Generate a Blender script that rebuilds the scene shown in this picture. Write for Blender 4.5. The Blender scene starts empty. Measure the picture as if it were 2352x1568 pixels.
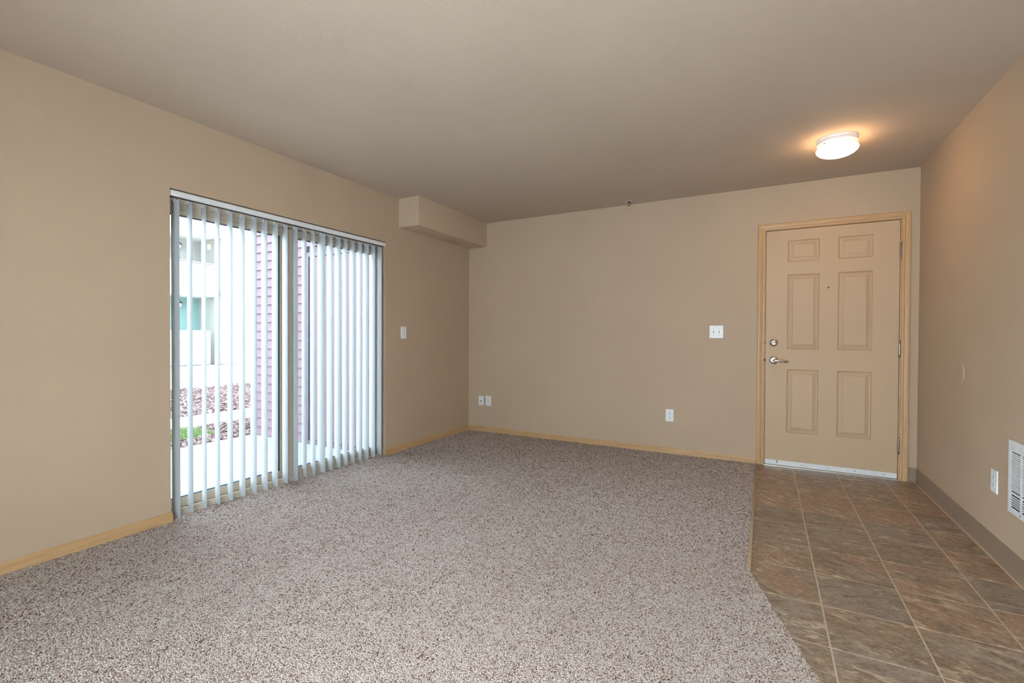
import bpy, bmesh, math, random
import numpy as np
from mathutils import Vector, Matrix

random.seed(7)
rng = np.random.default_rng(11)
scene = bpy.context.scene
COL = scene.collection

# ------------------------------------------------------------------ camera
W, H = 4.167, 2.44                      # room width (x) and height (z); back-left corner is the origin
CAM = (3.12490, -4.68108, 1.11811)
YAW, PITCH, ROLL, FPX = -0.496559, -0.010723, 0.004411, 1073.837
fw = Vector((math.sin(YAW) * math.cos(PITCH), math.cos(YAW) * math.cos(PITCH), math.sin(PITCH)))
rt0 = Vector((math.cos(YAW), -math.sin(YAW), 0)); up0 = rt0.cross(fw)
rt = rt0 * math.cos(ROLL) + up0 * math.sin(ROLL)
up = -rt0 * math.sin(ROLL) + up0 * math.cos(ROLL)
cam_data = bpy.data.cameras.new('camera')
cam = bpy.data.objects.new('camera', cam_data); COL.objects.link(cam)
M = Matrix.Identity(4)
for i in range(3):
    M[i][0], M[i][1], M[i][2], M[i][3] = rt[i], up[i], -fw[i], CAM[i]
cam.matrix_world = M
cam_data.sensor_fit = 'HORIZONTAL'; cam_data.sensor_width = 36.0
cam_data.lens = FPX / 2352 * 36.0
cam_data.clip_start = 0.05; cam_data.clip_end = 300
scene.camera = cam

# ------------------------------------------------------------------ light and exposure
SKY = 11.5
world = bpy.data.worlds.new('overcast_sky'); scene.world = world
world.use_nodes = True
bg = world.node_tree.nodes['Background']
bg.inputs[0].default_value = (0.74, 0.86, 1.0, 1); bg.inputs[1].default_value = SKY
REAR_Y = -5.35
FILL_WIN = (1.55, 3.90, 0.12, 1.62)          # opening of the added rear fill window x0,x1,z0,z1
ld = bpy.data.lights.new('rear_fill_light', 'AREA')  # unseen fill light added outside the rear window to brighten the room
ld.shape = 'RECTANGLE'; ld.size = FILL_WIN[1] - FILL_WIN[0] - 0.1; ld.size_y = FILL_WIN[3] - FILL_WIN[2] - 0.1
ld.energy = 78; ld.color = (0.88, 0.925, 1.0)
lo = bpy.data.objects.new('rear_fill_light', ld); COL.objects.link(lo)
lo.location = ((FILL_WIN[0] + FILL_WIN[1]) / 2, REAR_Y - 0.10, (FILL_WIN[2] + FILL_WIN[3]) / 2)
lo.rotation_euler = (math.radians(90), 0, 0)     # shines into the room (+Y)
vs = scene.view_settings
vs.view_transform = 'Standard'; vs.look = 'None'; vs.gamma = 1.0; vs.use_curve_mapping = False
vs.exposure = 0.0
scene.display_settings.display_device = 'sRGB'
try:
    scene.cycles.use_denoising = True
    scene.cycles.denoiser = 'OPENIMAGEDENOISE'
    scene.cycles.max_bounces = 4
    scene.cycles.diffuse_bounces = 3
    scene.cycles.glossy_bounces = 3
    scene.cycles.transmission_bounces = 3
    scene.cycles.transparent_max_bounces = 8
    scene.cycles.use_adaptive_sampling = True
    scene.cycles.adaptive_threshold = 0.15
    scene.cycles.adaptive_min_samples = 16
    scene.cycles.use_light_tree = False
    scene.cycles.sample_clamp_indirect = 8.0
except Exception:
    pass

# ------------------------------------------------------------------ helpers
def lin(r, g, b):
    f = lambda c: (c / 255 / 12.92) if c / 255 <= 0.04045 else ((c / 255 + 0.055) / 1.055) ** 2.4
    return (f(r), f(g), f(b), 1)

class NT:
    """small wrapper to write node materials briefly"""
    def __init__(s, name, rough=0.6, spec=0.4, metal=0.0):
        s.m = bpy.data.materials.new(name); s.m.use_nodes = True
        s.t = s.m.node_tree; s.b = s.t.nodes['Principled BSDF']
        s.b.inputs['Roughness'].default_value = rough
        s.b.inputs['Specular IOR Level'].default_value = spec
        s.b.inputs['Metallic'].default_value = metal
    def n(s, kind, **kw):
        nd = s.t.nodes.new(kind)
        for k, v in kw.items():
            if k.startswith('i_'):
                key = k[2:]; key = int(key) if key.isdigit() else key.replace('_', ' ')
                nd.inputs[key].default_value = v
            else:
                setattr(nd, k, v)
        return nd
    def l(s, a, b): s.t.links.new(a, b)
    def ramp(s, fac, stops):
        r = s.n('ShaderNodeValToRGB'); e = r.color_ramp.elements
        while len(e) < len(stops): e.new(0.5)
        for el, (p, c) in zip(e, stops): el.position = p; el.color = c
        s.l(fac, r.inputs[0]); return r.outputs[0]
    def noise(s, vec, scale, detail=3, rough=0.55, dist=0.0):
        nd = s.n('ShaderNodeTexNoise'); nd.inputs['Scale'].default_value = scale
        nd.inputs['Detail'].default_value = detail; nd.inputs['Roughness'].default_value = rough
        nd.inputs['Distortion'].default_value = dist
        if vec is not None: s.l(vec, nd.inputs['Vector'])
        return nd.outputs['Fac']
    def coord(s, kind='Object', scale=None, rot=None):
        o = s.n('ShaderNodeTexCoord').outputs[kind]
        if scale or rot:
            mp = s.n('ShaderNodeMapping')
            if scale: mp.inputs['Scale'].default_value = scale
            if rot: mp.inputs['Rotation'].default_value = rot
            s.l(o, mp.inputs['Vector']); o = mp.outputs[0]
        return o
    def mix(s, fac, a, b, mode='MIX'):
        nd = s.n('ShaderNodeMix', data_type='RGBA', blend_type=mode)
        for sock, v in ((nd.inputs[0], fac), (nd.inputs[6], a), (nd.inputs[7], b)):
            if hasattr(v, 'node'): s.l(v, sock)
            else: sock.default_value = v
        return nd.outputs[2]
    def bump(s, h, strength=0.2, dist=0.002):
        bp = s.n('ShaderNodeBump'); bp.inputs['Strength'].default_value = strength
        bp.inputs['Distance'].default_value = dist
        s.l(h, bp.inputs['Height']); s.l(bp.outputs[0], s.b.inputs['Normal'])
    def col(s, c):
        if hasattr(c, 'node'): s.l(c, s.b.inputs['Base Color'])
        else: s.b.inputs['Base Color'].default_value = c
        return s

def plain(name, c, rough=0.5, spec=0.4, metal=0.0, var=0.04):
    m = NT(name, rough, spec, metal)
    v = m.noise(m.coord('Object'), 30, 2)
    dark = tuple(x * (1 - var) for x in c[:3]) + (1,); lite = tuple(min(1, x * (1 + var)) for x in c[:3]) + (1,)
    m.col(m.ramp(v, [(0.3, dark), (0.7, lite)])); return m.m

def painted(name, c, scale=130, strength=0.25, dist=0.0015, rough=0.75):
    m = NT(name, rough, 0.25)
    co = m.coord('Object')
    big = m.noise(co, 1.3, 2)
    c0 = tuple(x * 0.975 for x in c[:3]) + (1,); c1 = tuple(min(1, x * 1.02) for x in c[:3]) + (1,)
    m.col(m.ramp(big, [(0.35, c0), (0.65, c1)]))
    m.bump(m.noise(co, scale, 3, 0.6), strength, dist)
    return m.m

WALLC = lin(190, 168, 144)
MAT = {}
MAT['wall'] = painted('wall_paint', WALLC, 120, 0.30, 0.0018, 0.7)
MAT['ceil'] = painted('ceiling_paint', lin(191, 174, 156), 75, 0.35, 0.0025, 0.8)
MAT['door'] = painted('door_paint', lin(198, 171, 141), 240, 0.08, 0.0006, 0.5)
MAT['white'] = plain('white_plastic', lin(232, 234, 236), 0.35, 0.5)
MAT['whitemetal'] = plain('white_enamel', lin(228, 231, 236), 0.35, 0.5)
MAT['socket'] = plain('socket_dark', lin(40, 36, 32), 0.6)
MAT['grey'] = plain('grey_plastic', lin(150, 150, 148), 0.5)
MAT['dark'] = plain('heater_interior', lin(38, 30, 30), 0.8)
MAT['chrome'] = plain('satin_chrome', lin(205, 203, 200), 0.22, 0.5, 1.0)
MAT['nickel'] = plain('worn_nickel', lin(150, 142, 128), 0.35, 0.5, 1.0)
MAT['alu'] = plain('aluminium', lin(205, 200, 192), 0.35, 0.5, 1.0)
MAT['sweep'] = plain('door_sweep_white', lin(222, 222, 224), 0.45)
MAT['frame'] = plain('almond_vinyl', lin(214, 201, 182), 0.45, 0.4)
MAT['seal'] = plain('glazing_seal', lin(92, 98, 112), 0.6)
MAT['cove'] = plain('cove_vinyl', lin(142, 122, 104), 0.5, 0.4, var=0.03)
MAT['caulk'] = plain('pale_caulk', lin(190, 165, 138), 0.6)
MAT['strip'] = plain('transition_vinyl', lin(172, 150, 122), 0.5)
MAT['grout'] = plain('grout', lin(204, 186, 162), 0.7, var=0.08)
MAT['brass'] = plain('sprinkler_metal', lin(150, 135, 120), 0.4, 0.5, 1.0)

def wood():
    m = NT('honey_wood', 0.42, 0.4)
    co = m.coord('Object', scale=(1.2, 38, 38))
    g = m.noise(co, 3.0, 6, 0.65, 0.6)
    fine = m.noise(m.coord('Object', scale=(4, 160, 160)), 3.0, 3)
    c = m.ramp(g, [(0.30, lin(176, 138, 95)), (0.5, lin(197, 160, 116)), (0.72, lin(209, 176, 134))])
    c = m.mix(0.25, c, m.ramp(fine, [(0.35, lin(164, 122, 78)), (0.65, lin(208, 174, 130))]))
    m.col(c); m.bump(fine, 0.12, 0.0006); return m.m
MAT['wood'] = wood()

def slate():
    m = NT('slate_tile', 0.36, 0.42)
    info = m.n('ShaderNodeObjectInfo')
    geo = m.n('ShaderNodeTexCoord').outputs['Object']
    off = m.n('ShaderNodeVectorMath', operation='SCALE'); off.inputs['Scale'].default_value = 37.0
    cmb = m.n('ShaderNodeCombineXYZ'); m.l(info.outputs['Random'], cmb.inputs[0]); m.l(info.outputs['Random'], cmb.inputs[1])
    m.l(cmb.outputs[0], off.inputs[0])
    add = m.n('ShaderNodeVectorMath', operation='ADD'); m.l(geo, add.inputs[0]); m.l(off.outputs[0], add.inputs[1])
    # cleft streaks run roughly along x, at a slant that differs per tile
    rot = m.n('ShaderNodeVectorRotate', rotation_type='Z_AXIS')
    ang = m.n('ShaderNodeMath', operation='MULTIPLY_ADD'); m.l(info.outputs['Random'], ang.inputs[0])
    ang.inputs[1].default_value = 0.9; ang.inputs[2].default_value = -0.15
    m.l(add.outputs[0], rot.inputs['Vector']); m.l(ang.outputs[0], rot.inputs['Angle'])
    def streak(sx, sy, scale, detail, dist):
        mp = m.n('ShaderNodeMapping'); mp.inputs['Scale'].default_value = (sx, sy, 1)
        m.l(rot.outputs[0], mp.inputs['Vector']); return m.noise(mp.outputs[0], scale, detail, 0.62, dist)
    broad = streak(1.0, 1.7, 6.0, 6, 1.2)
    cleft = streak(1.0, 2.6, 11.0, 10, 1.0)
    fine = streak(1.0, 2.2, 55.0, 6, 0.8)
    mott = streak(1.0, 1.3, 13.0, 8, 1.5)
    hue = streak(1.0, 1.5, 3.2, 3, 0.9)
    bm_ = m.n('ShaderNodeMath', operation='MULTIPLY_ADD'); m.l(mott, bm_.inputs[0]); bm_.inputs[1].default_value = 0.55; bm_.inputs[2].default_value = -0.275
    ba_ = m.n('ShaderNodeMath', operation='ADD'); m.l(broad, ba_.inputs[0]); m.l(bm_.outputs[0], ba_.inputs[1])
    base = m.ramp(ba_.outputs[0], [(0.30, lin(84, 66, 50)), (0.45, lin(118, 96, 76)), (0.56, lin(138, 115, 93)), (0.72, lin(176, 154, 126))])
    # each tile leans to rust, grey or olive by its own chance
    h2 = m.n('ShaderNodeMath', operation='MULTIPLY_ADD'); m.l(info.outputs['Random'], h2.inputs[0]); h2.inputs[1].default_value = 0.30; h2.inputs[2].default_value = -0.15
    h3 = m.n('ShaderNodeMath', operation='ADD'); m.l(hue, h3.inputs[0]); m.l(h2.outputs[0], h3.inputs[1]); hue = h3.outputs[0]
    rust = m.ramp(hue, [(0.51, (0, 0, 0, 1)), (0.60, (.9, .9, .9, 1))])
    greyf = m.ramp(hue, [(0.34, (.8, .8, .8, 1)), (0.46, (0, 0, 0, 1))])
    c = m.mix(rust, base, lin(146, 106, 80))
    c2 = m.mix(greyf, c, lin(140, 128, 118))
    patch = streak(1.0, 2.0, 3.0, 4, 1.0)
    vein = m.ramp(cleft, [(0.53, (0, 0, 0, 1)), (0.66, (1, 1, 1, 1))])
    pm = m.ramp(patch, [(0.42, (0.12, .12, .12, 1)), (0.54, (1, 1, 1, 1))])
    vein = m.mix(1.0, vein, pm, 'MULTIPLY')
    c3 = m.mix(vein, c2, lin(214, 194, 162))
    dk = m.ramp(cleft, [(0.37, (0.8, 0.8, 0.8, 1)), (0.46, (0, 0, 0, 1))])
    c4 = m.mix(dk, c3, lin(80, 62, 48))
    c5 = m.mix(0.36, c4, m.ramp(fine, [(0.35, lin(76, 58, 44)), (0.65, lin(196, 174, 146))]))
    br = m.n('ShaderNodeMapRange'); m.l(info.outputs['Random'], br.inputs[0])
    br.inputs[3].default_value = 0.98; br.inputs[4].default_value = 1.20
    hs = m.n('ShaderNodeHueSaturation'); m.l(br.outputs[0], hs.inputs['Value']); m.l(c5, hs.inputs['Color'])
    hs.inputs['Saturation'].default_value = 0.88
    m.col(hs.outputs[0])
    m.bump(cleft, 0.25, 0.0015)
    return m.m
MAT['slate'] = slate()

def carpet_mat():
    m = NT('carpet_yarn', 0.95, 0.05)
    at = m.n('ShaderNodeAttribute', attribute_name='yarn')
    c = m.ramp(at.outputs['Fac'], [(0.0, lin(104, 80, 73)), (0.14, lin(150, 122, 113)), (0.30, lin(206, 180, 170)),
                                   (0.55, lin(233, 216, 206)), (0.8, lin(243, 233, 225)), (1.0, lin(248, 242, 236))])
    m.col(c)
    tr = m.n('ShaderNodeBsdfTranslucent'); m.l(c, tr.inputs[0])          # loose fibres pass light on
    mx = m.n('ShaderNodeMixShader'); mx.inputs[0].default_value = 0.30
    m.l(m.b.outputs[0], mx.inputs[1]); m.l(tr.outputs[0], mx.inputs[2])
    m.l(mx.outputs[0], m.t.nodes['Material Output'].inputs[0])
    return m.m
MAT['carpet'] = carpet_mat()

def vane_mat():
    m = NT('pvc_vane', 0.45, 0.4); m.col(lin(206, 209, 210))
    tr = m.n('ShaderNodeBsdfTranslucent'); tr.inputs[0].default_value = lin(206, 209, 210)
    mx = m.n('ShaderNodeMixShader'); mx.inputs[0].default_value = 0.32
    out = m.t.nodes['Material Output']
    m.l(m.b.outputs[0], mx.inputs[1]); m.l(tr.outputs[0], mx.inputs[2]); m.l(mx.outputs[0], out.inputs[0])
    return m.m
MAT['vane'] = vane_mat()

def glass_mat():
    m = NT('window_glass'); out = m.t.nodes['Material Output']
    t = m.n('ShaderNodeBsdfTransparent'); t.inputs[0].default_value = (0.93, 0.96, 0.95, 1)
    g = m.n('ShaderNodeBsdfGlossy'); g.inputs['Roughness'].default_value = 0.01
    lw = m.n('ShaderNodeLayerWeight'); lw.inputs[0].default_value = 0.5      # Schlick: 0.04 + 0.9 * facing^5, same on both faces
    pw = m.n('ShaderNodeMath', operation='POWER'); m.l(lw.outputs['Facing'], pw.inputs[0]); pw.inputs[1].default_value = 5.0
    fr = m.n('ShaderNodeMath', operation='MULTIPLY_ADD'); m.l(pw.outputs[0], fr.inputs[0]); fr.inputs[1].default_value = 0.9; fr.inputs[2].default_value = 0.03
    mx = m.n('ShaderNodeMixShader')
    m.l(fr.outputs[0], mx.inputs[0]); m.l(t.outputs[0], mx.inputs[1]); m.l(g.outputs[0], mx.inputs[2])
    m.l(mx.outputs[0], out.inputs[0]); return m.m
MAT['glass'] = glass_mat()

def glow(name, c, s):
    m = NT(name, 0.3); m.col((0.9, 0.88, 0.84, 1))
    m.b.inputs['Emission Color'].default_value = c; m.b.inputs['Emission Strength'].default_value = s
    return m.m
MAT['lampglass'] = glow('lit_opal_glass', (1.0, 0.60, 0.30, 1), 26.0)

def concrete(name, c):
    m = NT(name, 0.85, 0.2); co = m.coord('Object')
    a = m.noise(co, 3, 6, 0.6); b = m.noise(co, 90, 3)
    d = tuple(x * 0.86 for x in c[:3]) + (1,)
    m.col(m.mix(0.3, m.ramp(a, [(0.35, d), (0.65, c)]), m.ramp(b, [(0.3, d), (0.7, c)])))
    m.bump(b, 0.2, 0.002); return m.m
MAT['concrete'] = concrete('broom_concrete', lin(205, 202, 196))
MAT['patio'] = concrete('weathered_patio_concrete', lin(140, 141, 142))
MAT['mauve'] = painted('mauve_siding', lin(108, 86, 93), 60, 0.15, 0.001, 0.6)
MAT['mauvedoor'] = painted('mauve_door_paint', lin(104, 88, 95), 60, 0.1, 0.001, 0.5)
MAT['mauvedark'] = plain('mauve_frame_paint', lin(80, 72, 84), 0.5)
MAT['teal'] = painted('teal_siding', lin(126, 156, 152), 60, 0.1, 0.001, 0.6)
MAT['palesiding'] = painted('pale_siding', lin(166, 163, 156), 60, 0.1, 0.001, 0.6)
MAT['trimwhite'] = plain('exterior_white_trim', lin(232, 230, 224), 0.5)
MAT['lampblack'] = plain('exterior_lamp_black', lin(60, 60, 62), 0.5)
MAT['grass'] = plain('grass_blade', lin(108, 134, 76), 0.7, var=0.3)
MAT['soil'] = plain('soil', lin(92, 74, 66), 0.9, var=0.2)
def mulch_mat():
    m = NT('bark_chip', 0.9, 0.1)
    at = m.n('ShaderNodeAttribute', attribute_name='yarn')
    m.col(m.ramp(at.outputs['Fac'], [(0, lin(88, 72, 72)), (0.5, lin(124, 102, 99)), (1, lin(156, 134, 129))])); return m.m
MAT['mulch'] = mulch_mat()
MAT['leaf'] = plain('shrub_leaf', lin(120, 150, 130), 0.6, var=0.2)

# ------------------------------------------------------------------ mesh building
def box(bm, x0, x1, y0, y1, z0, z1):
    v = [bm.verts.new(c) for c in ((x0, y0, z0), (x1, y0, z0), (x1, y1, z0), (x0, y1, z0),
                                   (x0, y0, z1), (x1, y0, z1), (x1, y1, z1), (x0, y1, z1))]
    for f in ((0, 3, 2, 1), (4, 5, 6, 7), (0, 1, 5, 4), (1, 2, 6, 5), (2, 3, 7, 6), (3, 0, 4, 7)):
        bm.faces.new([v[i] for i in f])
    return v

def boxes(*bs, bevel=0.0, seg=2):
    bm = bmesh.new()
    for b in bs: box(bm, *b)
    if bevel: bmesh.ops.bevel(bm, geom=bm.edges[:], offset=bevel, segments=seg, affect='EDGES', profile=0.5)
    return bm

def cyl(bm, p0, p1, r0, r1=None, n=20, cap=True):
    r1 = r0 if r1 is None else r1
    p0, p1 = Vector(p0), Vector(p1); d = (p1 - p0).normalized()
    a = d.orthogonal().normalized(); b = d.cross(a)
    A, B = [], []
    for i in range(n):
        t = 2 * math.pi * i / n; w = a * math.cos(t) + b * math.sin(t)
        A.append(bm.verts.new(p0 + w * r0)); B.append(bm.verts.new(p1 + w * r1))
    for i in range(n):
        j = (i + 1) % n; bm.faces.new((A[i], A[j], B[j], B[i]))
    if cap: bm.faces.new(A[::-1]); bm.faces.new(B)

def lathe(bm, c, axis, prof, n=32):
    """prof: list of (radius, distance along axis)"""
    c = Vector(c); d = Vector(axis).normalized(); a = d.orthogonal().normalized(); b = d.cross(a)
    rings = []
    for r, h in prof:
        if r < 1e-6: rings.append([bm.verts.new(c + d * h)])
        else: rings.append([bm.verts.new(c + d * h + (a * math.cos(2 * math.pi * i / n) + b * math.sin(2 * math.pi * i / n)) * r) for i in range(n)])
    for R0, R1 in zip(rings, rings[1:]):
        for i in range(n):
            j = (i + 1) % n
            if len(R0) == 1 and len(R1) == 1: continue
            if len(R0) == 1: bm.faces.new((R0[0], R1[j], R1[i]))
            elif len(R1) == 1: bm.faces.new((R0[i], R0[j], R1[0]))
            else: bm.faces.new((R0[i], R0[j], R1[j], R1[i]))

def tube(bm, pts, rad, n=10):
    pts = [Vector(p) for p in pts]; rings = []
    for k, p in enumerate(pts):
        d = (pts[min(k + 1, len(pts) - 1)] - pts[max(k - 1, 0)]).normalized()
        a = d.cross(Vector((0, 0, 1)));  a = a.normalized() if a.length > 1e-4 else Vector((1, 0, 0))
        b = d.cross(a); r = rad[k] if isinstance(rad, (list, tuple)) else (rad, rad)
        if not isinstance(r, tuple): r = (r, r)
        rings.append([bm.verts.new(p + a * math.cos(2 * math.pi * i / n) * r[0] + b * math.sin(2 * math.pi * i / n) * r[1]) for i in range(n)])
    for R0, R1 in zip(rings, rings[1:]):
        for i in range(n):
            j = (i + 1) % n; bm.faces.new((R0[i], R0[j], R1[j], R1[i]))
    bm.faces.new(rings[0][::-1]); bm.faces.new(rings[-1])

def extrude(bm, prof, fn0, fn1):
    """prof: 2D points; fn0/fn1 map a 2D point to the 3D start / end"""
    A = [bm.verts.new(fn0(*q)) for q in prof]; B = [bm.verts.new(fn1(*q)) for q in prof]
    n = len(prof)
    for i in range(n):
        j = (i + 1) % n; bm.faces.new((A[i], A[j], B[j], B[i]))
    bm.faces.new(A[::-1]); bm.faces.new(B)

def obj(name, bm, mat, parent=None, smooth=False, origin=None):
    """link a bmesh given in world coordinates as one mesh object; smooth = angle-limited"""
    bmesh.ops.recalc_face_normals(bm, faces=bm.faces[:])
    me = bpy.data.meshes.new(name)
    base = Vector(parent.matrix_world.translation) if parent else Vector((0, 0, 0))
    o0 = Vector(origin) if origin is not None else base
    bmesh.ops.translate(bm, verts=bm.verts[:], vec=-o0)
    if smooth:
        for f in bm.faces: f.smooth = True
        for e in bm.edges:
            if len(e.link_faces) == 2 and e.calc_face_angle(0) > math.radians(38): e.smooth = False
    bm.to_mesh(me); bm.free()
    me.materials.append(MAT[mat] if isinstance(mat, str) else mat)
    o = bpy.data.objects.new(name, me); COL.objects.link(o)
    if parent:
        o.parent = parent; o.location = o0 - base
        o.matrix_world = Matrix.Translation(o0)
    else:
        o.location = o0; o.matrix_world = Matrix.Translation(o0)
    return o

def tag(o, label=None, cat=None, group=None, kind=None):
    if label: o['label'] = label
    if cat: o['category'] = cat
    if group: o['group'] = group
    if kind: o['kind'] = kind
    return o

def thing(name, loc, label=None, cat=None, group=None, kind=None):
    o = bpy.data.objects.new(name, None); COL.objects.link(o)
    o.empty_display_size = 0.05; o.location = loc; o.matrix_world = Matrix.Translation(Vector(loc))
    return tag(o, label, cat, group, kind)

def copy_part(src, parent, world_loc):
    c = src.copy(); COL.objects.link(c); c.parent = parent
    c.matrix_parent_inverse = Matrix.Identity(4)
    c.location = Vector(world_loc) - parent.matrix_world.translation
    c.matrix_world = Matrix.Translation(Vector(world_loc)) @ src.matrix_world.to_3x3().to_4x4()
    return c

# ------------------------------------------------------------------ the room shell
TH = 0.15
OY0, OY1, OZ1 = -3.198, -1.397, 1.995           # patio door opening in the left wall
tag(obj('wall_left', boxes((-TH, 0, REAR_Y - TH, OY0, -0.1, H + .1), (-TH, 0, OY1, TH, -0.1, H + .1),
        (-TH, 0, OY0, OY1, OZ1, H + .1)), 'wall'),
    'beige textured wall holding the sliding patio door', 'wall', kind='structure')
DX0, DX1, DZ1 = 3.105, 4.068, 2.066             # entry door pocket in the back wall
tag(obj('wall_back', boxes((0, DX0, 0, TH, -0.1, H + .1), (DX1, W + TH, 0, TH, -0.1, H + .1),
        (DX0, DX1, 0, TH, DZ1, H + .1), (DX0, DX1, 0.075, TH, -0.1, DZ1)), 'wall'),
    'beige textured back wall with the entry door at its right', 'wall', kind='structure')
tag(obj('wall_right', boxes((W, W + TH, REAR_Y - TH, 0, -0.1, H + .1)), 'wall'),
    'beige wall at right with the white wall heater', 'wall', kind='structure')
tag(obj('wall_rear', boxes((0, FILL_WIN[0], REAR_Y - TH, REAR_Y, -0.1, H + .1), (FILL_WIN[1], W, REAR_Y - TH, REAR_Y, -0.1, H + .1),
        (FILL_WIN[0], FILL_WIN[1], REAR_Y - TH, REAR_Y, -0.1, FILL_WIN[2]), (FILL_WIN[0], FILL_WIN[1], REAR_Y - TH, REAR_Y, FILL_WIN[3], H + .1)), 'wall'),
    'beige wall behind the viewer around an added fill window', 'wall', kind='structure')
tag(obj('ceiling', boxes((0, W, REAR_Y, 0, H, H + .1)), 'ceil'),
    'beige textured flat ceiling over the whole room', 'ceiling', kind='structure')
sf = boxes((0, 0.246, -1.222, 0, 2.164, H))
bmesh.ops.bevel(sf, geom=[e for e in sf.edges if any(v.co.x > .2 for v in e.verts) and any(v.co.y < -.6 for v in e.verts) and not all(v.co.z > 2.4 for v in e.verts)],
                offset=0.006, segments=3, affect='EDGES', profile=0.5)
tag(obj('ceiling_soffit', sf, 'wall', smooth=True),
    'boxed beige soffit in the far left ceiling corner', 'soffit', kind='structure')

# rear window, added to let in fill light: frame, mullions, glass
rw = thing('fill_window', ((FILL_WIN[0] + FILL_WIN[1]) / 2, REAR_Y - .06, FILL_WIN[2]), 'added white framed window behind the viewer, sized for fill light', 'window', kind='structure')
x0, x1, z0, z1 = FILL_WIN
fr = [(x0, x1, z0, z0 + .05), (x0, x1, z1 - .05, z1), (x0, x0 + .05, z0 + .05, z1 - .05), (x1 - .05, x1, z0 + .05, z1 - .05),
      ((x0 + x1) / 2 - .03, (x0 + x1) / 2 + .03, z0 + .05, z1 - .05)]
for a, b, c, d in fr: obj('fill_window_frame', boxes((a, b, REAR_Y - .09, REAR_Y - .04, c, d)), 'trimwhite', rw)
for a, b in ((x0 + .05, (x0 + x1) / 2 - .03), ((x0 + x1) / 2 + .03, x1 - .05)):
    obj('pane', boxes((a, b, REAR_Y - .068, REAR_Y - .064, z0 + .05, z1 - .05)), 'glass', rw)

# floor slab (grout level) with its separate stone-look tiles; carpet lies on the rest
EDGE = [(3.058, 0.0), (3.070, -2.17), (3.292, -2.86), (3.62, -3.95), (W, -5.33)]     # carpet / tile boundary
def edge_x(y):
    for (xa, ya), (xb, yb) in zip(EDGE, EDGE[1:]):
        if ya >= y >= yb: return xa + (xb - xa) * (ya - y) / (ya - yb)
    return W
floor = tag(obj('floor', boxes((0, W, REAR_Y, 0, -0.1, -0.0042), (-.148, 0, OY0, OY1, -0.1, -0.0355)), 'grout'),
            'brown slate-look tiled entry floor with pale grout in front of the door', 'floor', kind='structure')
GX = [3.036, 3.343, 3.650, 3.957, 4.264]
GY = [0.0] + [-0.200 - 0.3065 * k for k in range(19)]
GAP = 0.0032
def clip(poly, f):
    out = []
    for i in range(len(poly)):
        a, b = poly[i], poly[(i + 1) % len(poly)]; fa, fb = f(a), f(b)
        if fa >= 0: out.append(a)
        if (fa >= 0) != (fb >= 0):
            t = fa / (fa - fb); out.append((a[0] + (b[0] - a[0]) * t, a[1] + (b[1] - a[1]) * t))
    return out
for ix in range(4):
    for iy in range(len(GY) - 1):
        xa, xb = max(GX[ix] + GAP, 3.04), min(GX[ix + 1] - GAP, W - 0.004)
        ya, yb = GY[iy] - GAP, GY[iy + 1] + GAP
        poly = [(xa, yb), (xb, yb), (xb, ya), (xa, ya)]
        for (ex, ey), (fx, fy) in zip(EDGE, EDGE[1:]):
            nx, ny = -(fy - ey), fx - ex               # keep the tile side (larger x)
            L = math.hypot(nx, ny)
            poly = clip(poly, lambda q: ((q[0] - ex) * nx + (q[1] - ey) * ny) / L + (0.012 if fx < W else 0.012)) if poly else poly
        if len(poly) < 3: continue
        ar = abs(sum(poly[i][0] * poly[(i + 1) % len(poly)][1] - poly[(i + 1) % len(poly)][0] * poly[i][1] for i in range(len(poly)))) / 2
        if ar < 0.0006: continue
        bm = bmesh.new()
        cx = sum(q[0] for q in poly) / len(poly); cy = sum(q[1] for q in poly) / len(poly)
        lo_ = [bm.verts.new((q[0], q[1], -0.006)) for q in poly]
        b_ = 0.0016
        def inset(q):
            d = Vector((cx - q[0], cy - q[1], 0)); return (q[0] + d.x / max(d.length, 1e-6) * b_, q[1] + d.y / max(d.length, 1e-6) * b_, -0.0022)
        mid = [bm.verts.new((q[0], q[1], -0.0032)) for q in poly]
        hi_ = [bm.verts.new(inset(q)) for q in poly]
        n = len(poly)
        for A, B in ((lo_, mid), (mid, hi_)):
            for i in range(n): bm.faces.new((A[i], A[(i + 1) % n], B[(i + 1) % n], B[i]))
        bm.faces.new(hi_); bm.faces.new(lo_[::-1])
        obj('tile', bm, 'slate', floor, origin=(cx, cy, 0))
ts = boxes((3.058, 3.073, -2.165, -0.004, -0.0021, 0.004), bevel=0.0018)
tag(obj('trim_1', ts, 'strip', smooth=True), 'tan edging strip between the carpet and the entry tiles', 'trim', kind='structure')

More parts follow.
